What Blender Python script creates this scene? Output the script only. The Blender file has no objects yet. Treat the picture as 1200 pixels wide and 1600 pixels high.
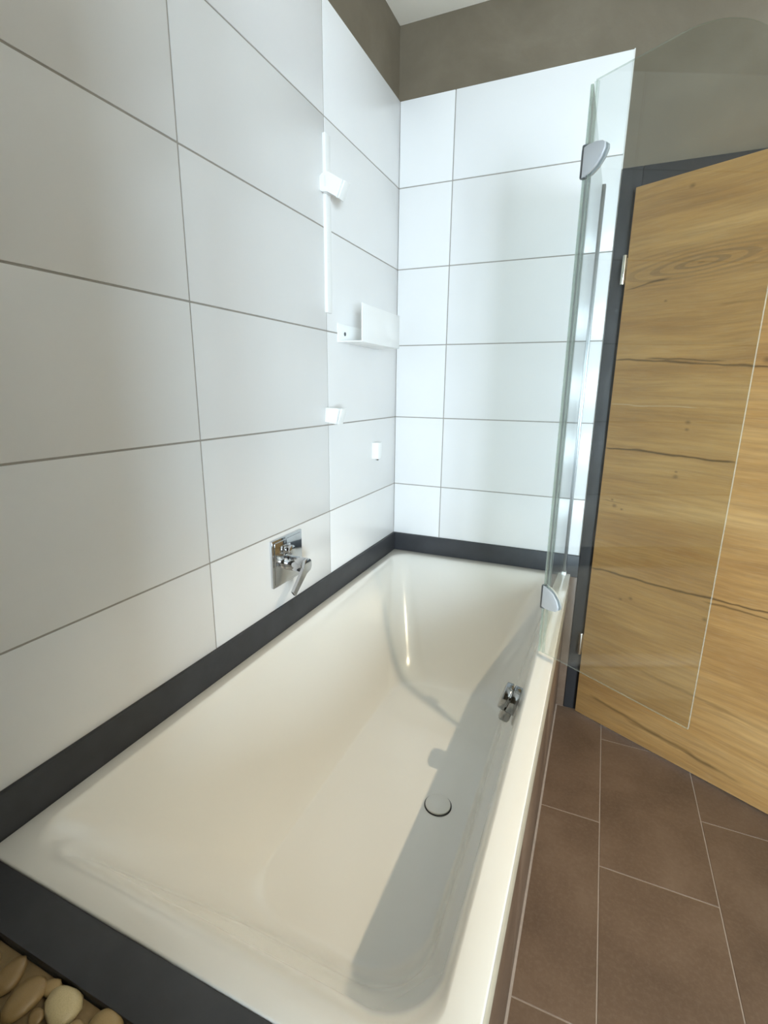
import bpy, bmesh, math, random
from mathutils import Vector, Matrix

S = bpy.context.scene
COL = S.collection
random.seed(7)

# ---------------------------------------------------------------- camera
cam_data = bpy.data.cameras.new('camera')
cam_data.sensor_fit = 'AUTO'
cam_data.sensor_width = 36.0
cam_data.lens = 780.06 * 36.0 / 1600.0
cam_data.clip_start = 0.02
cam = bpy.data.objects.new('camera', cam_data)
COL.objects.link(cam)
RIGHT = Vector((0.91767117, 0.39719782, 0.01065425))
DOWN = Vector((0.10496328, -0.21646754, -0.97063099))
FWD = Vector((-0.38322621, 0.89183838, -0.24033721))
M = Matrix.Identity(4)
for i in range(3):
    M[i][0] = RIGHT[i]
    M[i][1] = -DOWN[i]
    M[i][2] = -FWD[i]
M[0][3], M[1][3], M[2][3] = 0.8571, -2.1124, 1.358
cam.matrix_world = M
S.camera = cam

# ---------------------------------------------------------------- world, light, exposure
W = bpy.data.worlds.new('daylight')
S.world = W
W.use_nodes = True
bg = W.node_tree.nodes['Background']
bg.inputs[0].default_value = (0.72, 0.87, 1.0, 1)
bg.inputs[1].default_value = 80.0
S.view_settings.view_transform = 'Standard'
S.view_settings.look = 'None'
S.view_settings.gamma = 1.0
S.view_settings.use_curve_mapping = False
S.view_settings.exposure = 0.08
try:
    S.cycles.max_bounces = 16
    S.cycles.diffuse_bounces = 8
    S.cycles.glossy_bounces = 6
    S.cycles.transparent_max_bounces = 24
    S.cycles.sample_clamp_indirect = 6.0
except Exception:
    pass

# room constants (metres)
WX, RY, CZ = 3.70, -4.60, 2.699        # right wall x, rear wall y, ceiling z
RIM = 0.617                             # bathtub rim height
WIN = (2.35, 3.62, 0.45, 1.95)          # rear window x0,x1,z0,z1

portal = bpy.data.lights.new('window_rear_offscreen', 'AREA')
portal.shape = 'RECTANGLE'
portal.size = WIN[1] - WIN[0]
portal.size_y = WIN[3] - WIN[2]
portal.cycles.is_portal = True
po = bpy.data.objects.new('window_rear_offscreen', portal)
COL.objects.link(po)
po.location = ((WIN[0] + WIN[1]) / 2, RY - 0.02, (WIN[2] + WIN[3]) / 2)
po.rotation_euler = (math.radians(90), 0, 0)


# ---------------------------------------------------------------- helpers
def tag(o, label=None, cat=None, group=None, kind=None):
    if label: o['label'] = label
    if cat: o['category'] = cat
    if group: o['group'] = group
    if kind: o['kind'] = kind
    return o


def empty(name, loc=(0, 0, 0), parent=None):
    o = bpy.data.objects.new(name, None)
    COL.objects.link(o)
    o.location = loc
    o.empty_display_size = 0.05
    if parent: o.parent = parent
    return o


def link(name, me, parent=None, mat=None):
    o = bpy.data.objects.new(name, me)
    COL.objects.link(o)
    if mat is not None and not me.materials:
        me.materials.append(mat)
    if parent:
        o.parent = parent
        if parent.type == 'EMPTY' or parent.type == 'MESH':
            # vertices are in world coordinates unless a parent offset says otherwise
            o.matrix_parent_inverse = world_mat(parent).inverted()
    return o


def world_mat(o):
    m = Matrix.LocRotScale(o.location, o.rotation_euler, o.scale)
    if o.parent:
        return world_mat(o.parent) @ o.matrix_parent_inverse @ m
    return m


def mesh_from(bm, name, smooth=None):
    bmesh.ops.recalc_face_normals(bm, faces=bm.faces)
    me = bpy.data.meshes.new(name)
    bm.to_mesh(me)
    bm.free()
    if smooth is not None:
        me.polygons.foreach_set('use_smooth', [True] * len(me.polygons))
        if smooth < 180:
            me.set_sharp_from_angle(angle=math.radians(smooth))
    return me


def box_bm(x0, x1, y0, y1, z0, z1, bev=0.0, seg=2, bm=None):
    b = bmesh.new()
    r = bmesh.ops.create_cube(b, size=1.0)
    for v in r['verts']:
        v.co = Vector((x0 + (v.co.x + .5) * (x1 - x0), y0 + (v.co.y + .5) * (y1 - y0), z0 + (v.co.z + .5) * (z1 - z0)))
    if bev > 0:
        bmesh.ops.bevel(b, geom=b.edges[:], offset=bev, segments=seg, affect='EDGES', profile=0.5)
    if bm is None:
        return b
    merge(bm, b)
    return bm


def merge(dst, src):
    me = bpy.data.meshes.new('tmp')
    src.to_mesh(me)
    src.free()
    dst.from_mesh(me)
    bpy.data.meshes.remove(me)


def box(name, x0, x1, y0, y1, z0, z1, mat, parent=None, bev=0.0, seg=2):
    return link(name, mesh_from(box_bm(x0, x1, y0, y1, z0, z1, bev, seg), name, 35 if bev else None), parent, mat)


def cyl_bm(p0, p1, r0, r1=None, n=32, bev=0.0, seg=2):
    r1 = r0 if r1 is None else r1
    p0, p1 = Vector(p0), Vector(p1)
    L = (p1 - p0).length
    b = bmesh.new()
    bmesh.ops.create_cone(b, cap_ends=True, segments=n, radius1=r0, radius2=r1, depth=L)
    if bev > 0:
        es = [e for e in b.edges if abs(e.verts[0].co.z - e.verts[1].co.z) < 1e-6]
        bmesh.ops.bevel(b, geom=es, offset=bev, segments=seg, affect='EDGES', profile=0.5)
    q = Vector((0, 0, 1)).rotation_difference((p1 - p0).normalized())
    bmesh.ops.transform(b, matrix=Matrix.Translation((p0 + p1) / 2) @ q.to_matrix().to_4x4(), verts=b.verts)
    return b


def cyl(name, p0, p1, r0, mat, parent=None, r1=None, n=32, bev=0.0, seg=2):
    return link(name, mesh_from(cyl_bm(p0, p1, r0, r1, n, bev, seg), name, 40), parent, mat)


def prism_bm(pts, depth_vec, bev=0.0, seg=2):
    """pts: 3-D polygon, extruded along depth_vec"""
    b = bmesh.new()
    d = Vector(depth_vec)
    A = [b.verts.new(Vector(p)) for p in pts]
    B = [b.verts.new(Vector(p) + d) for p in pts]
    fa = b.faces.new(A)
    fb = b.faces.new(B[::-1])
    n = len(pts)
    for i in range(n):
        b.faces.new((A[i], B[i], B[(i + 1) % n], A[(i + 1) % n]))
    if bev > 0:
        es = list(set(fa.edges) | set(fb.edges))
        bmesh.ops.bevel(b, geom=es, offset=bev, segments=seg, affect='EDGES', profile=0.5)
    return b


def prism(name, pts, depth_vec, mat, parent=None, bev=0.0, seg=2, smooth=40):
    return link(name, mesh_from(prism_bm(pts, depth_vec, bev, seg), name, smooth), parent, mat)


# ---------------------------------------------------------------- materials
class NT:
    def __init__(self, name):
        self.m = bpy.data.materials.new(name)
        self.m.use_nodes = True
        self.t = self.m.node_tree
        self.b = self.t.nodes['Principled BSDF']
        self.out = self.t.nodes['Material Output']

    def n(self, kind, **kw):
        x = self.t.nodes.new(kind)
        for k, v in kw.items():
            setattr(x, k, v)
        return x

    def l(self, a, b):
        self.t.links.new(a, b)

    def val(self, sock, v):
        if isinstance(v, (int, float)):
            sock.default_value = v
        else:
            self.l(v, sock)

    def math(self, op, a, b=None, c=None, clamp=False):
        x = self.n('ShaderNodeMath', operation=op, use_clamp=clamp)
        self.val(x.inputs[0], a)
        if b is not None: self.val(x.inputs[1], b)
        if c is not None: self.val(x.inputs[2], c)
        return x.outputs[0]

    def noise(self, vec, scale, detail=3, rough=0.5, dist=0.0):
        x = self.n('ShaderNodeTexNoise')
        x.inputs['Scale'].default_value = scale
        x.inputs['Detail'].default_value = detail
        x.inputs['Roughness'].default_value = rough
        x.inputs['Distortion'].default_value = dist
        self.l(vec, x.inputs['Vector'])
        return x.outputs[0]

    def mapping(self, vec, scale=(1, 1, 1), loc=(0, 0, 0)):
        x = self.n('ShaderNodeMapping')
        x.inputs['Scale'].default_value = scale
        x.inputs['Location'].default_value = loc
        self.l(vec, x.inputs['Vector'])
        return x.outputs[0]

    def mix(self, fac, a, b):
        x = self.n('ShaderNodeMix', data_type='RGBA')
        self.val(x.inputs[0], fac)
        for s, v in ((x.inputs[6], a), (x.inputs[7], b)):
            if isinstance(v, tuple):
                s.default_value = (*v, 1) if len(v) == 3 else v
            else:
                self.l(v, s)
        return x.outputs[2]

    def ramp(self, fac, stops):
        x = self.n('ShaderNodeValToRGB')
        e = x.color_ramp.elements
        while len(e) < len(stops): e.new(0.5)
        for q, (p, c) in zip(e, stops):
            q.position = p
            q.color = (*c, 1)
        self.l(fac, x.inputs[0])
        return x.outputs[0]

    def coord(self, which='Object'):
        return self.n('ShaderNodeTexCoord').outputs[which]

    def bump(self, h, strength=0.1, dist=0.01):
        x = self.n('ShaderNodeBump')
        x.inputs['Strength'].default_value = strength
        x.inputs['Distance'].default_value = dist
        self.l(h, x.inputs['Height'])
        self.l(x.outputs[0], self.b.inputs['Normal'])


def plain(name, col, rough=0.5, metal=0.0, spec=0.5, coat=0.0, var=0.0, vscale=6.0, bump=0.0, bscale=200.0):
    k = NT(name)
    k.b.inputs['Roughness'].default_value = rough
    k.b.inputs['Metallic'].default_value = metal
    k.b.inputs['Specular IOR Level'].default_value = spec
    k.b.inputs['Coat Weight'].default_value = coat
    k.b.inputs['Coat Roughness'].default_value = 0.10
    if var > 0:
        f = k.noise(k.coord(), vscale, 5, 0.6)
        lo = tuple(max(0, c * (1 - var)) for c in col)
        hi = tuple(min(1, c * (1 + var)) for c in col)
        k.l(k.ramp(f, [(0.3, lo), (0.7, hi)]), k.b.inputs['Base Color'])
    else:
        k.b.inputs['Base Color'].default_value = (*col, 1)
    if bump > 0:
        k.bump(k.noise(k.coord(), bscale, 3), bump, 0.002)
    return k.m


MAT = {}
MAT['tile'] = plain('white_satin_tile', (0.80, 0.792, 0.782), 0.27, spec=0.5, var=0.012, vscale=3)
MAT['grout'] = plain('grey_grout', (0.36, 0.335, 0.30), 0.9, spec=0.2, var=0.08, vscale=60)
MAT['floor_grout'] = plain('light_floor_grout', (0.33, 0.275, 0.235), 0.9, spec=0.2, var=0.08, vscale=60)
MAT['enamel'] = plain('white_bath_enamel', (0.70, 0.68, 0.63), 0.18, spec=0.5, coat=0.5)
MAT['white'] = plain('white_lacquered_metal', (0.90, 0.90, 0.885), 0.25)
MAT['trim'] = plain('white_trim', (0.80, 0.78, 0.74), 0.4)
MAT['ceiling'] = plain('ceiling_paint', (0.90, 0.85, 0.75), 0.9, spec=0.2, var=0.02)
MAT['paint'] = plain('room_paint', (0.55, 0.52, 0.48), 0.9, spec=0.2, var=0.02)
MAT['chrome'] = plain('chrome', (0.60, 0.61, 0.63), 0.07, metal=1.0)
MAT['dark_chrome'] = plain('smoky_chrome', (0.36, 0.37, 0.38), 0.12, metal=1.0)
MAT['satin_metal'] = plain('satin_aluminium', (0.30, 0.31, 0.31), 0.35, metal=1.0, bump=0.02)
MAT['hinge_plate'] = plain('matt_silver_plate', (0.58, 0.60, 0.62), 0.45, metal=0.35)
MAT['dark_edge'] = plain('dark_edge', (0.10, 0.105, 0.11), 0.4)
MAT['brass'] = plain('nickel_hinge', (0.85, 0.80, 0.70), 0.2, metal=1.0)
MAT['frame'] = plain('anthracite_door_frame', (0.022, 0.021, 0.022), 0.48, var=0.05, vscale=30)
MAT['slate'] = plain('anthracite_tile', (0.036, 0.037, 0.041), 0.50, spec=0.5, var=0.18, vscale=14, bump=0.05, bscale=120)
MAT['rubber'] = plain('dark_rubber', (0.02, 0.02, 0.02), 0.6)
MAT['seal_strip'] = plain('beige_tile_trim', (0.46, 0.41, 0.31), 0.4, var=0.1, vscale=20)


def plaster():
    k = NT('taupe_plaster')
    co = k.coord()
    a = k.noise(co, 2.2, 6, 0.62, 0.4)
    c = k.ramp(a, [(0.25, (0.122, 0.098, 0.066)), (0.55, (0.165, 0.135, 0.094)), (0.8, (0.212, 0.178, 0.130))])
    sp = k.noise(k.mapping(co, (1, 1, 0.6)), 9, 4, 0.7, 1.0)
    spm = k.ramp(sp, [(0.66, (0, 0, 0)), (0.74, (1, 1, 1))])
    c2 = k.mix(k.math('MULTIPLY', spm, 0.35), c, (0.11, 0.10, 0.09))
    k.l(c2, k.b.inputs['Base Color'])
    k.b.inputs['Roughness'].default_value = 0.75
    k.b.inputs['Specular IOR Level'].default_value = 0.3
    k.bump(k.noise(co, 30, 5, 0.6), 0.12, 0.01)
    return k.m


MAT['plaster'] = plaster()


def floor_tile():
    k = NT('brown_stone_tile')
    co = k.coord()
    oi = k.n('ShaderNodeObjectInfo')
    off = k.n('ShaderNodeVectorMath', operation='SCALE')
    comb = k.n('ShaderNodeCombineXYZ')
    k.l(oi.outputs['Random'], comb.inputs[0]); k.l(oi.outputs['Random'], comb.inputs[1])
    k.l(comb.outputs[0], off.inputs[0]); off.inputs[3].default_value = 13.0
    add = k.n('ShaderNodeVectorMath', operation='ADD')
    k.l(co, add.inputs[0]); k.l(off.outputs[0], add.inputs[1])
    a = k.noise(add.outputs[0], 4.0, 6, 0.6, 0.3)
    c = k.ramp(a, [(0.25, (0.082, 0.050, 0.031)), (0.5, (0.118, 0.074, 0.047)), (0.78, (0.160, 0.107, 0.072))])
    f = k.noise(add.outputs[0], 90, 3, 0.7)
    c = k.mix(k.math('MULTIPLY', k.ramp(f, [(0.45, (0, 0, 0)), (0.7, (1, 1, 1))]), 0.14), c, (0.26, 0.20, 0.15))
    k.l(c, k.b.inputs['Base Color'])
    k.b.inputs['Roughness'].default_value = 0.48
    k.bump(k.noise(add.outputs[0], 60, 4, 0.6), 0.06, 0.004)
    return k.m


MAT['floor_tile'] = floor_tile()


def glass(name, tint, refl=1.0):
    k = NT(name)
    k.t.nodes.remove(k.b)
    geo = k.n('ShaderNodeNewGeometry')
    ior = k.math('ADD', 1.48, k.math('MULTIPLY', geo.outputs['Backfacing'], 1 / 1.48 - 1.48))
    fr = k.n('ShaderNodeFresnel')
    k.l(ior, fr.inputs['IOR'])
    tr = k.n('ShaderNodeBsdfTransparent')
    tr.inputs[0].default_value = (*tint, 1)
    gl = k.n('ShaderNodeBsdfGlossy')
    gl.inputs['Roughness'].default_value = 0.0
    mx = k.n('ShaderNodeMixShader')
    k.l(k.math('MULTIPLY', fr.outputs[0], refl), mx.inputs[0])
    k.l(tr.outputs[0], mx.inputs[1])
    k.l(gl.outputs[0], mx.inputs[2])
    k.l(mx.outputs[0], k.out.inputs['Surface'])
    return k.m


MAT['glass'] = glass('clear_safety_glass', (0.935, 0.952, 0.942))

def edge_mat():
    k = NT('ground_glass_edge')
    tr = k.n('ShaderNodeBsdfTransparent')
    tr.inputs[0].default_value = (0.80, 0.86, 0.80, 1)
    k.b.inputs['Base Color'].default_value = (0.80, 0.84, 0.78, 1)
    k.b.inputs['Roughness'].default_value = 0.15
    mx = k.n('ShaderNodeMixShader')
    mx.inputs[0].default_value = 0.22
    k.l(tr.outputs[0], mx.inputs[1]); k.l(k.b.outputs[0], mx.inputs[2])
    k.l(mx.outputs[0], k.out.inputs['Surface'])
    return k.m


MAT['glass_edge'] = edge_mat()
MAT['pane'] = glass('window_glass', (0.97, 0.98, 0.98))


def seal_mat():
    k = NT('translucent_seal')
    tr = k.n('ShaderNodeBsdfTransparent')
    tr.inputs[0].default_value = (0.93, 0.95, 0.93, 1)
    k.b.inputs['Base Color'].default_value = (0.50, 0.52, 0.50, 1)
    k.b.inputs['Roughness'].default_value = 0.25
    mx = k.n('ShaderNodeMixShader')
    mx.inputs[0].default_value = 0.12
    k.l(tr.outputs[0], mx.inputs[1]); k.l(k.b.outputs[0], mx.inputs[2])
    k.l(mx.outputs[0], k.out.inputs['Surface'])
    return k.m


MAT['seal'] = seal_mat()


def wood():
    k = NT('oak_board')
    co = k.coord()                                   # object space: x along the leaf, z up
    sep = k.n('ShaderNodeSeparateXYZ'); k.l(co, sep.inputs[0])
    X, Z = sep.outputs[0], sep.outputs[2]
    warp = k.noise(k.mapping(co, (1.3, 1, 2.0)), 1.0, 2, 0.5)
    zz = k.math('ADD', Z, k.math('MULTIPLY', k.math('SUBTRACT', warp, 0.5), 0.07))
    cb = k.n('ShaderNodeCombineXYZ'); k.l(X, cb.inputs[0]); k.l(zz, cb.inputs[2])
    v = cb.outputs[0]
    broad = k.noise(k.mapping(v, (1.0, 1, 9)), 1.0, 4, 0.6)
    grain = k.noise(k.mapping(v, (3.5, 1, 75)), 1.0, 5, 0.65)
    fine = k.noise(k.mapping(v, (16, 1, 420)), 1.0, 3, 0.6)
    c = k.ramp(broad, [(0.28, (0.320, 0.158, 0.048)), (0.5, (0.445, 0.245, 0.080)), (0.75, (0.570, 0.350, 0.138))])
    gm = k.ramp(grain, [(0.35, (1, 1, 1)), (0.62, (0, 0, 0))])
    c = k.mix(k.math('MULTIPLY', gm, 0.42), c, (0.19, 0.105, 0.045))
    fm = k.ramp(fine, [(0.5, (0, 0, 0)), (0.75, (1, 1, 1))])
    c = k.mix(k.math('MULTIPLY', fm, 0.25), c, (0.56, 0.42, 0.26))
    # flowing rings of a cathedral figure high on the leaf
    ex = k.math('MULTIPLY', k.math('SUBTRACT', X, 0.24), 0.16)
    ez = k.math('SUBTRACT', k.math('SUBTRACT', Z, 1.742), k.math('MULTIPLY', X, 0.05))
    rr = k.math('SQRT', k.math('ADD', k.math('POWER', k.math('ABSOLUTE', ex), 2.0), k.math('POWER', k.math('ABSOLUTE', ez), 2.0)))
    rr = k.math('ADD', rr, k.math('MULTIPLY', k.noise(k.mapping(co, (6, 1, 14)), 1.0, 3), 0.008))
    ring = k.math('SINE', k.math('MULTIPLY', rr, 520.0))
    rmask = k.math('MULTIPLY', k.math('GREATER_THAN', ring, 0.25), k.math('SUBTRACT', 1.0, k.math('DIVIDE', rr, 0.075), clamp=True))
    c = k.mix(k.math('MULTIPLY', rmask, 0.80), c, (0.20, 0.120, 0.055))
    # long drying cracks: (z, slope, x0, x1, half width, strength, seed)
    for (zc, sl, x0, x1, hw, st, sd) in [(1.704, 0.10, 0.0, 0.16, .0028, .75, 1), (1.468, -0.07, -0.02, 0.9, .0032, .8, 2), (1.474, -0.05, 0.10, 0.36, .0022, .7, 9),
                                         (1.152, -0.02, -0.02, 0.44, .0034, .9, 3), (1.146, -0.40, 0.0, 0.0, .003, .9, 4), (1.310, -0.01, -0.02, .30, .0015, -.5, 8),
                                         (0.664, 0.035, -0.02, 0.9, .0036, .85, 5), (0.652, 0.02, 0.40, 0.75, .003, .7, 10), (0.120, -0.085, 0.05, 0.55, .0060, .55, 6),
                                         (0.098, -0.05, 0.20, 0.62, .0050, .45, 7), (0.95, 0.0, 0.0, 0.12, .0016, .5, 11), (0.335, -0.06, 0.22, 0.9, .006, .30, 12), (1.62, 0.0, 0.3, 0.9, .004, .28, 13)]:
        if x1 <= x0:
            continue
        nz = k.noise(k.mapping(co, (5.0, 1, 0.5), (sd * 3.7, 0, sd * 1.3)), 1.0, 3, 0.55)
        d = k.math('SUBTRACT', Z, k.math('ADD', k.math('MULTIPLY_ADD', X, sl, zc), k.math('MULTIPLY', k.math('SUBTRACT', nz, 0.5), 0.035)))
        d = k.math('ABSOLUTE', d)
        wn = k.noise(k.mapping(co, (11, 1, 0.5), (sd * 7.1, 0, 0)), 1.0, 2)
        w_ = k.math('MULTIPLY', k.math('MULTIPLY_ADD', wn, 3.2, 0.0), hw)
        m = k.math('SUBTRACT', 1.0, k.math('DIVIDE', d, w_), clamp=True)
        ends = k.math('MULTIPLY', k.math('MULTIPLY', k.math('SUBTRACT', X, x0), 30.0, clamp=True), k.math('MULTIPLY', k.math('SUBTRACT', x1, X), 30.0, clamp=True))
        m = k.math('MULTIPLY', k.math('MULTIPLY', m, ends), abs(st))
        c = k.mix(m, c, (0.055, 0.028, 0.010) if st > 0 else (0.62, 0.50, 0.33))
    # knots
    for (kx, kz, kr) in [(0.181, 1.983, .010), (0.147, 1.651, .006), (0.259, 1.073, .010), (0.259, 1.09, .006), (0.061, .934, .010), (0.09, .925, .006), (0.167, .590, .009), (0.272, 1.259, .010),
                         (0.272, 1.235, .008), (0.05, .955, .006), (0.13, .575, .007), (.46, 1.452, .012), (.42, .60, .01)]:
        dx = k.math('MULTIPLY', k.math('SUBTRACT', X, kx), 0.8)
        dz = k.math('SUBTRACT', Z, kz)
        r = k.math('SQRT', k.math('ADD', k.math('MULTIPLY', dx, dx), k.math('MULTIPLY', dz, dz)))
        m = k.math('SUBTRACT', 1.0, k.math('DIVIDE', r, kr), clamp=True)
        c = k.mix(k.math('MULTIPLY', m, 0.75), c, (0.11, 0.060, 0.025))
    k.l(c, k.b.inputs['Base Color'])
    k.b.inputs['Roughness'].default_value = 0.5
    k.b.inputs['Specular IOR Level'].default_value = 0.35
    return k.m


MAT['wood'] = wood()


def pebble_mat():
    k = NT('river_pebble')
    oi = k.n('ShaderNodeObjectInfo')
    c = k.ramp(oi.outputs['Random'], [(0.0, (0.200, 0.125, 0.048)), (0.4, (0.285, 0.185, 0.075)), (0.8, (0.36, 0.25, 0.11)), (0.93, (0.44, 0.33, 0.16)), (1.0, (0.60, 0.50, 0.29))])
    a = k.noise(k.mapping(k.coord(), (1, 2.2, 1)), 22, 4, 0.6, 0.8)
    c = k.mix(k.math('MULTIPLY', k.ramp(a, [(0.45, (0, 0, 0)), (0.7, (1, 1, 1))]), 0.35), c, (0.11, 0.07, 0.03))
    k.l(c, k.b.inputs['Base Color'])
    k.b.inputs['Roughness'].default_value = 0.4
    return k.m


MAT['pebble'] = pebble_mat()
MAT['pebble_bed'] = plain('pebble_grout', (0.22, 0.150, 0.070), 0.8, var=0.2, vscale=30)


def emit(name, col, s):
    k = NT(name)
    k.b.inputs['Emission Color'].default_value = (*col, 1)
    k.b.inputs['Emission Strength'].default_value = s
    return k.m


MAT['led'] = emit('led_diffuser', (1.0, 0.80, 0.56), 40.0)

# ---------------------------------------------------------------- room shell
floor = tag(box('floor', -0.12, WX + .12, RY - .12, 1.2, -0.12, -0.0012, MAT['floor_grout']), kind='structure')
ceiling = tag(box('ceiling', -0.12, WX + .12, RY - .12, 1.2, CZ, CZ + .12, MAT['ceiling']), kind='structure')
wall_left = tag(box('wall_left', -0.12, -0.0095, RY - .12, 0.12, -0.05, CZ, MAT['plaster']), kind='structure')

DX0, DX1, DZ = 0.828, 1.775, 2.097           # outer size of the door frame in the back wall
wb = bmesh.new()
box_bm(-0.12, DX0, 0.0095, 0.16, -0.05, CZ, bm=wb)
box_bm(DX1, WX + .12, 0.0095, 0.16, -0.05, CZ, bm=wb)
box_bm(DX0, DX1, 0.0095, 0.16, DZ, CZ, bm=wb)
wall_back = tag(link('wall_back', mesh_from(wb, 'wall_back'), None, MAT['plaster']), kind='structure')
wall_right = tag(box('wall_right', WX, WX + .12, RY - .12, 0.16, -0.05, CZ, MAT['plaster']), kind='structure')
wf = bmesh.new()
x0, x1, z0, z1 = WIN
box_bm(-0.12, x0, RY - .12, RY, -0.05, CZ, bm=wf)
box_bm(x1, WX + .12, RY - .12, RY, -0.05, CZ, bm=wf)
box_bm(x0, x1, RY - .12, RY, -0.05, z0, bm=wf)
box_bm(x0, x1, RY - .12, RY, z1, CZ, bm=wf)
wall_front = tag(link('wall_front', mesh_from(wf, 'wall_front'), None, MAT['plaster']), kind='structure')

# added wall behind the camera, keeps window light off the near left wall
shade_wall = tag(box('wall_shade_added', -0.0095, 1.08, -2.53, -2.415, -0.05, CZ, MAT['plaster']), kind='structure')

# dim hallway behind the door
hall = tag(box('wall_hallway', 0.3, 2.4, 1.1, 1.2, -0.05, CZ, MAT['paint']), kind='structure')

# window in the wall behind the camera
win = tag(empty('window_1', ((x0 + x1) / 2, RY - .06, z0)), kind='structure')
wfr = bmesh.new()
for a in ((x0, x1, z0, z0 + .06), (x0, x1, z1 - .06, z1), (x0, x0 + .06, z0, z1), (x1 - .06, x1, z0, z1), ((x0 + x1) / 2 - .03, (x0 + x1) / 2 + .03, z0, z1)):
    box_bm(a[0], a[1], RY - .09, RY - .03, a[2], a[3], .004, bm=wfr)
link('window_frame', mesh_from(wfr, 'window_frame'), win, MAT['trim'])
for a in ((x0 + .055, (x0 + x1) / 2 - .025), ((x0 + x1) / 2 + .025, x1 - .055)):
    box('pane', a[0], a[1], RY - .064, RY - .058, z0 + .055, z1 - .055, MAT['pane'], win)

# ---------------------------------------------------------------- wall tiles (60 x 30 cm, stacked)
H = 0.303
ZB = 0.699                                    # top of the dark plinth
ROWS = [ZB] + [0.932 + i * H for i in range(5)] + [2.446]
J = 0.0020


def tiles_left():
    cols = [0.0, -0.604, -1.2065, -1.809, -2.412]
    gb = bmesh.new()
    box_bm(-0.0096, -0.0016, cols[-1], 0.0096, 0.30, ROWS[-1] - .001, bm=gb)
    g = link('grout', mesh_from(gb, 'grout'), wall_left, MAT['grout'])
    for i in range(len(cols) - 1):
        for r in range(len(ROWS) - 1):
            z_lo = ROWS[r] if not (r == 0 and i >= 3) else 0.63
            far = cols[i] - (J if i else -0.0)
            box('tile', -0.009, 0.0, cols[i + 1] + J, far, z_lo + (J if r else 0), ROWS[r + 1] - (J if r < 5 else 0), MAT['tile'], wall_left, bev=0.0012)


def tiles_back():
    cols = [0.0, 0.2235, 0.8245]
    gb = bmesh.new()
    box_bm(0.0, cols[-1], 0.0016, 0.0096, 0.30, ROWS[-1] - .001, bm=gb)
    link('grout', mesh_from(gb, 'grout'), wall_back, MAT['grout'])
    for i in range(2):
        for r in range(len(ROWS) - 1):
            box('tile', cols[i] + (J if i else .001), cols[i + 1] - (J if i == 0 else 0), 0.0, 0.009, ROWS[r] + (J if r else 0), ROWS[r + 1] - (J if r < 5 else 0), MAT['tile'], wall_back, bev=0.0012)


tiles_left()
tiles_back()
box('edge_trim', 0.8245, 0.8280, -0.0012, 0.0096, 0.60, 2.4475, MAT['trim'], wall_back, bev=0.0006)

# dark plinth tiles round the tub, and the dark wall strip beside the tub
bl = tag(empty('baseboard_left', (0.005, -0.9, RIM)), kind='structure')
box('plinth_tile', -0.009, 0.008, -1.829, -0.0005, RIM - .012, ZB - 0.0015, MAT['slate'], bl, bev=0.001)
bb = tag(empty('baseboard_back', (0.4, -0.004, RIM)), kind='structure')
box('plinth_tile', 0.008, 0.8280, -0.008, 0.009, RIM - .012, ZB - 0.0015, MAT['slate'], bb, bev=0.001)
box('plinth_tile', 0.792, 0.8280, -0.006, 0.009, 0.0, RIM - .0135, MAT['floor_tile'], bb, bev=0.001)

# ---------------------------------------------------------------- floor tiles
def floor_tiles():
    xs = [0.8005, 0.984, 1.287, 1.590, 1.893, 2.196, 2.499, 2.802, 3.105, 3.408, WX - .001]
    offs = [-0.010, -0.175, 0.130, -0.06, -0.35, -0.21, -0.01, -0.3, -0.17, -0.42]
    j = 0.0015
    for c in range(len(xs) - 1):
        y = offs[c] + 0.6 * 2
        while y > RY:
            ya, yb = y, max(y - 0.600, RY + .002)
            top = min(ya, 0.25)
            if top - yb > 0.02 and yb < 0.2:
                # tiles under the back wall itself are not laid
                if xs[c] < DX0 and top > 0: top = 0.006
                if top - yb > 0.02:
                    box('floor_tile', xs[c] + j, xs[c + 1] - j, yb + j, top - j, -0.006, 0.0, MAT['floor_tile'], floor, bev=0.0008, seg=1)
            y -= 0.600


floor_tiles()

# ---------------------------------------------------------------- door
door = tag(empty('door_1', (0.86, 0.0, 0.0)), kind='structure')
FW = 0.066
box('jamb', DX0 + .0005, DX0 + FW, -0.012, 0.17, 0.0, DZ, MAT['frame'], door, bev=0.003)
box('jamb', DX1 - FW, DX1, -0.012, 0.17, 0.0, DZ, MAT['frame'], door, bev=0.003)
box('lintel', DX0 + FW, DX1 - FW, -0.012, 0.17, DZ - FW, DZ, MAT['frame'], door, bev=0.003)
# leaf, in its own coordinates: x along the leaf, y thickness, z up
leaf_me = mesh_from(box_bm(0, 0.86, 0.0, 0.040, 0.008, 2.026, 0.002), 'leaf', 35)
leaf_me.materials.append(MAT['wood'])
leaf = bpy.data.objects.new('leaf', leaf_me)
COL.objects.link(leaf)
leaf.parent = door
leaf.matrix_parent_inverse = world_mat(door).inverted()
leaf.location = (0.877, -0.034, 0.0)
leaf.rotation_euler = (0, 0, math.atan2(-0.46663, 0.88445))
for zc in (1.770, 0.325):
    h = link('hinge', mesh_from(cyl_bm((0.868, -0.030, zc - .048), (0.868, -0.030, zc + .048), 0.0075, n=20, bev=.0015), 'hinge', 40), door, MAT['brass'])
    box('hinge_leaf', 0.862, 0.880, -0.0265, -0.0095, zc - .040, zc + .040, MAT['brass'], h, bev=.001)
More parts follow.
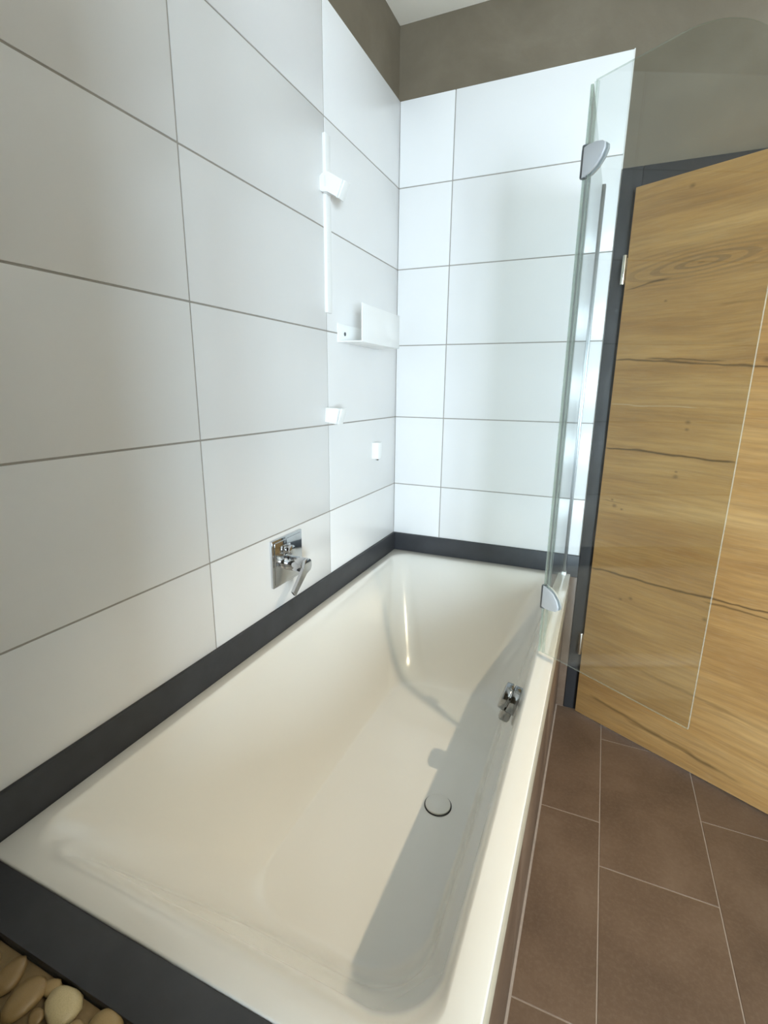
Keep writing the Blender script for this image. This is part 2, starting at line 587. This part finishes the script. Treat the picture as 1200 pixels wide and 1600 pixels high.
# lever handle near the free edge of the leaf
def leafpt(u, w, z):
    a = math.atan2(-0.46663, 0.88445)
    return (0.877 + u * math.cos(a) - w * math.sin(a), -0.034 + u * math.sin(a) + w * math.cos(a), z)
hd = cyl('handle', leafpt(.80, 0.001, 1.03), leafpt(.80, -.008, 1.03), .026, MAT['satin_metal'], door, bev=.001)
cyl('handle_neck', leafpt(.80, -.007, 1.03), leafpt(.80, -.055, 1.03), .009, MAT['satin_metal'], hd)
cyl('handle_lever', leafpt(.808, -.050, 1.03), leafpt(.68, -.050, 1.03), .009, MAT['satin_metal'], hd, bev=.003)

# ---------------------------------------------------------------- bathtub
TX0, TX1, TY0, TY1 = 0.0078, 0.800, -1.762, -0.0078


def rrect(x0, x1, y0, y1, r, z, n=14):
    pts = []
    for cx, cy, a0 in ((x1 - r, y1 - r, 0), (x0 + r, y1 - r, 90), (x0 + r, y0 + r, 180), (x1 - r, y0 + r, 270)):
        for i in range(n + 1):
            a = math.radians(a0 + 90 * i / n)
            pts.append(Vector((cx + r * math.cos(a), cy + r * math.sin(a), z)))
    return pts


def loft(sections, close_last=True):
    b = bmesh.new()
    loops = [[b.verts.new(p) for p in s] for s in sections]
    n = len(loops[0])
    for A, B in zip(loops, loops[1:]):
        for i in range(n):
            b.faces.new((A[i], A[(i + 1) % n], B[(i + 1) % n], B[i]))
    if close_last:
        b.faces.new(loops[-1])
    return b


tub = tag(empty('bathtub', (0.40, -0.9, 0.0)), 'white enamelled bathtub set between dark plinth tiles and the tiled front', 'bathtub')
IX0, IX1, IY0, IY1 = 0.050, 0.745, -1.708, -0.076      # inner lip
BX0, BX1, BY0, BY1 = 0.180, 0.640, -1.435, -0.355      # floor of the basin
FZ = 0.190
sec = []
def S_(f, z, r):
    sec.append(rrect(IX0 + (BX0 - IX0) * f, IX1 + (BX1 - IX1) * f, IY0 + (BY0 - IY0) * f, IY1 + (BY1 - IY1) * f, r, z))
def sec_outer(inset, z, r):
    sec.append(rrect(TX0 + inset, TX1 - inset, TY0 + inset, TY1 - inset, r, z))
sec_outer(0.014, RIM - .013, .0025)
sec_outer(0.000, RIM - .013, .0025)
sec_outer(0.000, RIM - .003, .0025)
sec_outer(0.0009, RIM - .0009, .0025)
sec_outer(0.003, RIM, .0025)
def bez(p, q, r, n):
    return [tuple((1 - t) ** 2 * p[i] + 2 * t * (1 - t) * q[i] + t * t * r[i] for i in range(2)) for t in [k / n for k in range(n + 1)]]
PA, PB_ = (0.0, RIM), (1.0, FZ)
def along(t):
    return (PA[0] + (PB_[0] - PA[0]) * t, PA[1] + (PB_[1] - PA[1]) * t)
prof_t = bez((-0.11, RIM), PA, along(0.14), 24) + [along(0.14 + (0.80 - 0.14) * k / 10) for k in range(1, 10)] + bez(along(0.80), PB_, (1.15, FZ), 14)
for f_, z_ in prof_t:
    S_(f_, z_, .075 + .055 * min(1, max(0, f_)))
S_(1.45, FZ, .11)
bm = loft(sec)
shell_me = mesh_from(bm, 'basin', 80)
shell = link('basin', shell_me, tub, MAT['enamel'])
# legs of the carcass below stay hidden; support block under the basin
box('tub_support', 0.25, 0.58, -1.25, -0.50, 0.0, FZ - .002, MAT['grout'], tub)

# drain cover with dark ring
dc = Vector((0.536, -0.947, FZ))
ring_b = bmesh.new()
bmesh.ops.create_circle(ring_b, cap_ends=True, radius=0.0395, segments=48)
ext = bmesh.ops.extrude_face_region(ring_b, geom=ring_b.faces[:])
bmesh.ops.translate(ring_b, vec=(0, 0, .0022), verts=[v for v in ext['geom'] if isinstance(v, bmesh.types.BMVert)])
bmesh.ops.translate(ring_b, vec=dc - Vector((0, 0, .0008)), verts=ring_b.verts)
drain = tag(link('drain', mesh_from(ring_b, 'drain', 40), tub, MAT['rubber']), 'dark ring round the white drain cover')
link('drain_cover', mesh_from(cyl_bm(dc + Vector((0, 0, .0005)), dc + Vector((0, 0, .0065)), 0.0365, n=48, bev=.002), 'drain_cover', 40), drain, MAT['enamel'])

# overflow knob on the inner right wall
kc = Vector((0.722, -0.872, 0.537))
wn = Vector((-0.95, 0, 0.30)).normalized()
knob = tag(link('overflow_knob', mesh_from(cyl_bm(kc - wn * .012, kc + wn * .019, 0.039, n=48, bev=.003), 'overflow_knob', 40), tub, MAT['dark_chrome']), 'round chrome overflow knob')
link('knob_gap', mesh_from(cyl_bm(kc + wn * .018, kc + wn * .023, 0.0300, n=48), 'knob_gap', 40), knob, MAT['dark_chrome'])
link('knob_cap', mesh_from(cyl_bm(kc + wn * .022, kc + wn * .041, 0.039, 0.036, n=48, bev=.003), 'knob_cap', 40), knob, MAT['dark_chrome'])
dn = Vector((0.30, 0, 0.95)).normalized() * -1
link('water_spout', mesh_from(box_bm(-.016, .014, -.024, .012, -.064, -.026, .008), 'water_spout', 40), knob, MAT['dark_chrome'])
sp = [o for o in knob.children if o.name.startswith('water_spout')][0]
sp.matrix_parent_inverse = world_mat(knob).inverted() @ Matrix.Translation(kc + wn * .012) @ Matrix.Rotation(math.radians(17), 4, 'Y')

# ---------------------------------------------------------------- tiled half walls at the front and end of the tub
front = tag(empty('wall_tub_front', (0.79, -0.9, 0.0)), kind='structure')
box('core', 0.765, 0.786, -1.825, -0.012, 0.0, RIM - .042, MAT['grout'], front)
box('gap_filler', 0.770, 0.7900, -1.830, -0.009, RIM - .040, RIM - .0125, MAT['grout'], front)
box('trim_strip', 0.780, 0.7990, -1.830, -0.009, 0.495, RIM - .027, MAT['seal_strip'], front, bev=.0015)
ys = [-0.009, -0.611, -1.211, -1.830]
for a, b_ in zip(ys, ys[1:]):
    box('panel_tile', 0.785, 0.7965, b_ + .0015, a - .0015, 0.004, 0.493, MAT['floor_tile'], front, bev=.0008)
box('silicone_joint', 0.794, 0.8025, -1.830, -0.009, -0.001, 0.0022, MAT['floor_grout'], front)
endw = tag(empty('wall_tub_end', (0.4, -1.80, 0.0)), kind='structure')
box('core', 0.0, 0.785, -1.827, -1.765, 0.0, RIM - .014, MAT['grout'], endw)
box('cap_tile', 0.0085, 0.7985, -1.8300, -1.7625, RIM - .0145, RIM - .0035, MAT['slate'], endw, bev=.001)

# pebble mosaic bench behind the end wall
PB = RIM - 0.007
bench = tag(empty('pebble_bench', (0.3, -2.1, 0.0)), 'bench topped with brown river pebbles beside the dark ledge of the bathtub', 'bench')
box('bench_body', 0.002, 0.62, -2.41, -1.8305, 0.0, PB - .009, MAT['pebble_bed'], bench, bev=.003)
pm = []
for k_ in range(5):
    b = bmesh.new()
    bmesh.ops.create_icosphere(b, subdivisions=2, radius=1.0)
    rr = random.Random(k_)
    ax, ay = rr.uniform(.85, 1.05), rr.uniform(.75, 1.0)
    ph = rr.uniform(0, 6)
    for v in b.verts:
        a = math.atan2(v.co.y, v.co.x)
        f = 1 + .09 * math.sin(2 * a + ph) + .06 * math.sin(3 * a + ph * 2)
        v.co = Vector((v.co.x * ax * f, v.co.y * ay * f, v.co.z * 0.36))
    me = mesh_from(b, 'pebble', 180)
    me.materials.append(MAT['pebble'])
    pm.append(me)
placed = []
rr = random.Random(11)
for t in range(9000):
    x, y = rr.uniform(0.028, 0.60), rr.uniform(-2.39, -1.840)
    r = rr.uniform(0.017, 0.027) if t < 3000 else rr.uniform(0.009, 0.016)
    if x - r < 0.003 or x + r > .62 or y + r * .7 > -1.8305 or y - r < -2.41:
        continue
    if all((x - a) ** 2 + (y - b_) ** 2 > (r * .74 + c * .74) ** 2 for a, b_, c in placed):
        placed.append((x, y, r))
placed.sort(key=lambda p: (p[1] + 1.83) ** 2 + (p[0] - .15) ** 2)
for x, y, r in placed[:230]:
    o = bpy.data.objects.new('pebble', rr.choice(pm))
    COL.objects.link(o)
    o.parent = bench
    o.matrix_parent_inverse = world_mat(bench).inverted()
    o.location = (x, y, PB - .003)
    o.scale = (r, r, r)
    o.rotation_euler = (rr.uniform(-.12, .12), rr.uniform(-.12, .12), rr.uniform(0, 6.28))

# ---------------------------------------------------------------- glass bath screen
GT = 2.022
Hg = Vector((0.757, -0.735, 0))
Wl = Vector((0.773, -0.012, 0))
Fr = Vector((1.103, -0.957, 0))
screen = tag(empty('bath_screen', (Hg.x, Hg.y, RIM)), 'clear glass folding bath screen standing on the front rim of the bathtub', 'bath screen')


def glass_pane(name, A, B, profile, th, parent):
    """profile: (s, z) polygon, s measured from A towards B"""
    d = (B - A).normalized()
    n = Vector((-d.y, d.x, 0))
    pts = [A + d * s + Vector((0, 0, z)) - n * th / 2 for s, z in profile]
    b = prism_bm(pts, n * th)
    bmesh.ops.recalc_face_normals(b, faces=b.faces)
    for f in b.faces:
        f.material_index = 0 if abs(f.normal.dot(n)) > .9 else 1
    me = bpy.data.meshes.new(name)
    b.to_mesh(me)
    b.free()
    me.materials.append(MAT['glass'])
    me.materials.append(MAT['glass_edge'])
    return link(name, me, parent)


Lf = (Hg - Wl).length
fixed = glass_pane('fixed_pane', Wl, Hg, [(0, RIM + .006), (Lf - .006, RIM + .006), (Lf - .006, GT), (0, GT)], .006, screen)
Lm = (Fr - Hg).length
rad = 0.22
prof = [(0.012, RIM + .012), (Lm, RIM + .012)]
for i in range(17):
    a = math.radians(90 * i / 16)
    prof.append((Lm - rad + rad * math.cos(a), GT - rad + rad * math.sin(a)))
prof.append((0.012, GT))
moving = glass_pane('swing_pane', Hg, Fr, prof, .006, screen)
# wall profile
box('wall_profile', 0.764, 0.782, -0.034, -0.0005, RIM + .004, 2.050, MAT['satin_metal'], screen, bev=.002)
box('end_foot', 0.762, 0.784, -0.040, -0.0085, RIM + .0002, RIM + .014, MAT['white'], screen, bev=.003)
# translucent vertical seals on both sides of the hinge line
dm = (Fr - Hg).normalized()
nm = Vector((-dm.y, dm.x, 0))
df = (Wl - Hg).normalized()
nf = Vector((-df.y, df.x, 0))
def seal(A, d, n, w, th, z0, z1):
    p = [A - n * th / 2, A + d * w - n * th / 2, A + d * w + n * th / 2, A + n * th / 2]
    return prism('seal_strip', [q + Vector((0, 0, z0)) for q in p], (0, 0, z1 - z0), MAT['seal'], screen)
seal(Hg + df * .002, df, nf, .010, .007, RIM + .008, GT - .003)
seal(Hg + dm * .008, dm, nm, .009, .007, RIM + .013, GT - .003)
# two hinges with leaf-shaped cover plates
def hinge(zc, up):
    o = -nm if (-nm).dot(Vector((0, -1, 0))) > 0 else nm
    body = link('hinge', mesh_from(cyl_bm(Hg + Vector((0, 0, zc - .034)), Hg + Vector((0, 0, zc + .034)), .0085, n=20, bev=.002), 'hinge', 40), screen, MAT['dark_edge'])
    # quarter-leaf outline: straight side on the hinge line, curved side outwards
    pts = [(0.0, -0.034), (0.018, -0.029), (0.034, -0.019), (0.047, -0.004), (0.054, 0.012), (0.053, 0.021), (0.046, 0.027), (0.030, 0.030), (0.012, 0.030), (0.0, 0.027)]
    pts = [(s + .001, up * z) for s, z in pts]
    for side, nme in ((o, 'cover_plate'), (-o, 'cover_plate')):
        P = [Hg + dm * s + side * .0035 + Vector((0, 0, zc + z)) for s, z in pts]
        prism(nme, P, side * .007, MAT['hinge_plate'], body, bev=.002)
    o2 = Vector((1, 0, 0))
    for side in (o2, -o2):
        P = [Hg + df * s * .5 + side * .0035 + Vector((0, 0, zc + z)) for s, z in pts]
        prism('clamp_plate', P, side * .006, MAT['hinge_plate'], body, bev=.002)
hinge(1.866, 1)
hinge(0.796, -1)

# ---------------------------------------------------------------- shower fittings on the left wall
rail = tag(empty('shower_rail', (0.0, -0.60, 1.59)), 'slim white shower rail with a sliding holder on the tiled wall', 'shower rail')
box('rail_bar', 0.0, 0.011, -0.617, -0.587, 1.593, 2.095, MAT['white'], rail, bev=.001)


def handset_holder(name, y, z, x_base, L, hgt, parent, rounded, tilt):
    """holder whose profile lies in the x-z plane; thickness along y"""
    T = Matrix.Translation((x_base, y, z)) @ Matrix.Rotation(tilt, 4, 'Y')
    th = .034
    pts = []
    if rounded:
        R = hgt / 2
        for i in range(13):
            a = math.radians(90 + 180 * i / 12)
            pts.append(Vector((R + R * math.cos(a), 0, R * math.sin(a))))
        pts += [Vector((L * .55, 0, -R * .72)), Vector((L, 0, -R * .95)), Vector((L, 0, R * .80))]
    else:
        pts = [Vector((0, 0, hgt * .5)), Vector((0, 0, -hgt * .42)), Vector((L * .80, 0, -hgt * .5)), Vector((L, 0, hgt * .5))]
    body = link(name, mesh_from(prism_bm([T @ (p + Vector((0, -th / 2, 0))) for p in pts], T.to_3x3() @ Vector((0, th, 0)), .0015), name, 40), parent, MAT['white'])
    e0, e1 = pts[-2], pts[-1]
    ax = Vector((1, 0, 0))
    gap = [e0 + Vector((-.002, 0, .004)), e1 + Vector((-.002, 0, -.004)), e1 + ax * .0065 + Vector((0, 0, -.004)), e0 + ax * .0065 + Vector((0, 0, .004))]
    prism('slot', [T @ (p + Vector((0, -th * .15, 0))) for p in gap], T.to_3x3() @ Vector((0, th * .3, 0)), MAT['white'], body)
    lip = [e0 + ax * .006, e1 + ax * .006, e1 + ax * .013, e0 + ax * .011]
    prism('clip_lip', [T @ (p + Vector((0, -th / 2, 0))) for p in lip], T.to_3x3() @ Vector((0, th, 0)), MAT['white'], body, bev=.001)
    return body


handset_holder('sliding_holder', -0.618, 1.968, -0.006, 0.078, 0.056, rail, True, math.radians(24))
box('slide_lock', 0.016, 0.022, -0.6362, -0.6335, 1.945, 1.975, MAT['trim'], rail.children[-1] if False else [c for c in rail.children if c.name.startswith('sliding_holder')][0], bev=.0006)

hb = tag(empty('handset_bracket', (0.0, -0.60, 1.265)), 'small white tapered handset bracket below the shower rail', 'bracket')
handset_holder('bracket_body', -0.610, 1.268, 0.000, 0.050, 0.052, hb, False, math.radians(3))

elbow = tag(empty('hose_outlet', (0.0, -0.225, 1.105)), 'small square white hose outlet near the corner of the tiled walls', 'hose outlet')
box('outlet_body', 0.0, 0.030, -0.252, -0.214, 1.076, 1.143, MAT['white'], elbow, bev=.002)
cyl('hose_thread', (0.016, -0.233, 1.070), (0.016, -0.233, 1.078), .008, MAT['chrome'], elbow)

shelf = tag(empty('shower_shelf', (0.0, -0.30, 1.51)), 'white folded metal shower shelf with a tall front plate in the tiled corner', 'shelf')
SY0, SY1 = -0.536, -0.205
box('back_plate', 0.0, 0.004, SY0, SY1, 1.512, 1.570, MAT['white'], shelf, bev=.0008)
box('bottom_plate', 0.0, 0.094, SY0, SY1, 1.509, 1.513, MAT['white'], shelf, bev=.0008)
box('front_plate', 0.0905, 0.0945, SY0, SY1, 1.512, 1.630, MAT['white'], shelf, bev=.0008)
cyl('screw', (0.0035, -0.488, 1.539), (0.0055, -0.488, 1.539), .0065, MAT['dark_edge'], shelf, n=20)

# ---------------------------------------------------------------- concealed bath mixer
mixer = tag(empty('bath_mixer', (0.0, -0.88, 0.845)), 'chrome concealed bath mixer with square plate and lever on the tiled wall', 'mixer')
plate = box('wall_plate', 0.0, 0.010, -0.965, -0.806, 0.772, 0.920, MAT['chrome'], mixer, bev=.0025, seg=3)
box('plate_front', 0.0095, 0.0135, -0.957, -0.814, 0.780, 0.912, MAT['chrome'], plate, bev=.002, seg=3)
box('diverter_base', 0.013, 0.017, -0.916, -0.880, 0.864, 0.896, MAT['chrome'], mixer, bev=.002)
dv = cyl('diverter_knob', (0.016, -0.898, 0.880), (0.036, -0.898, 0.880), .0150, MAT['chrome'], mixer, bev=.002)
lv = cyl('lever_body', (0.009, -0.893, 0.835), (0.076, -0.893, 0.835), .0230, MAT['chrome'], mixer, n=48, bev=.0015)
# lever blade: flat bar leaving the end cap, pointing down towards the tub end
a0 = Vector((0.076, -0.893, 0.835))
dl = Vector((0, -0.078, -0.066)).normalized()
dp = Vector((0, -dl.z, dl.y))
ol = []
for i in range(13):
    a = math.radians(-90 + 180 * i / 12)
    ol.append(a0 - dl * .023 * math.cos(a) + dp * .023 * math.sin(a))
ol += [a0 + dl * .020 + dp * .0115, a0 + dl * .098 + dp * .0105, a0 + dl * .098 - dp * .0105, a0 + dl * .020 - dp * .0115]
prism('lever', [p - Vector((.001, 0, 0)) for p in ol], (.010, 0, 0), MAT['chrome'], lv, bev=.0015)

# ---------------------------------------------------------------- ceiling lamp (its sharp shadow lies in the tub)
LP = Vector((2.00, -1.50, CZ))
lamp = tag(empty('ceiling_spot_offscreen', LP), 'small round adjustable spotlight in the ceiling aimed at the bathtub', 'spotlight')
cyl('trim_ring', LP + Vector((0, 0, .001)), LP - Vector((0, 0, .006)), .045, MAT['satin_metal'], lamp, bev=.002)
cyl('diffuser_offscreen', LP - Vector((0, 0, .0055)), LP - Vector((0, 0, .0075)), .030, MAT['led'], lamp)
sl = bpy.data.lights.new('spot_light_offscreen', 'SPOT')
sl.energy = 145
sl.color = (1.0, 0.83, 0.58)
sl.shadow_soft_size = 0.020
sl.spot_size = math.radians(51)
sl.spot_blend = 1.0
so = bpy.data.objects.new('spot_light_offscreen', sl)
COL.objects.link(so)
so.parent = lamp
so.location = (0, 0, -.03)
aim = Vector((0.76, -1.02, 0.40)) - (LP - Vector((0, 0, .03)))
so.rotation_euler = aim.to_track_quat('-Z', 'Y').to_euler()
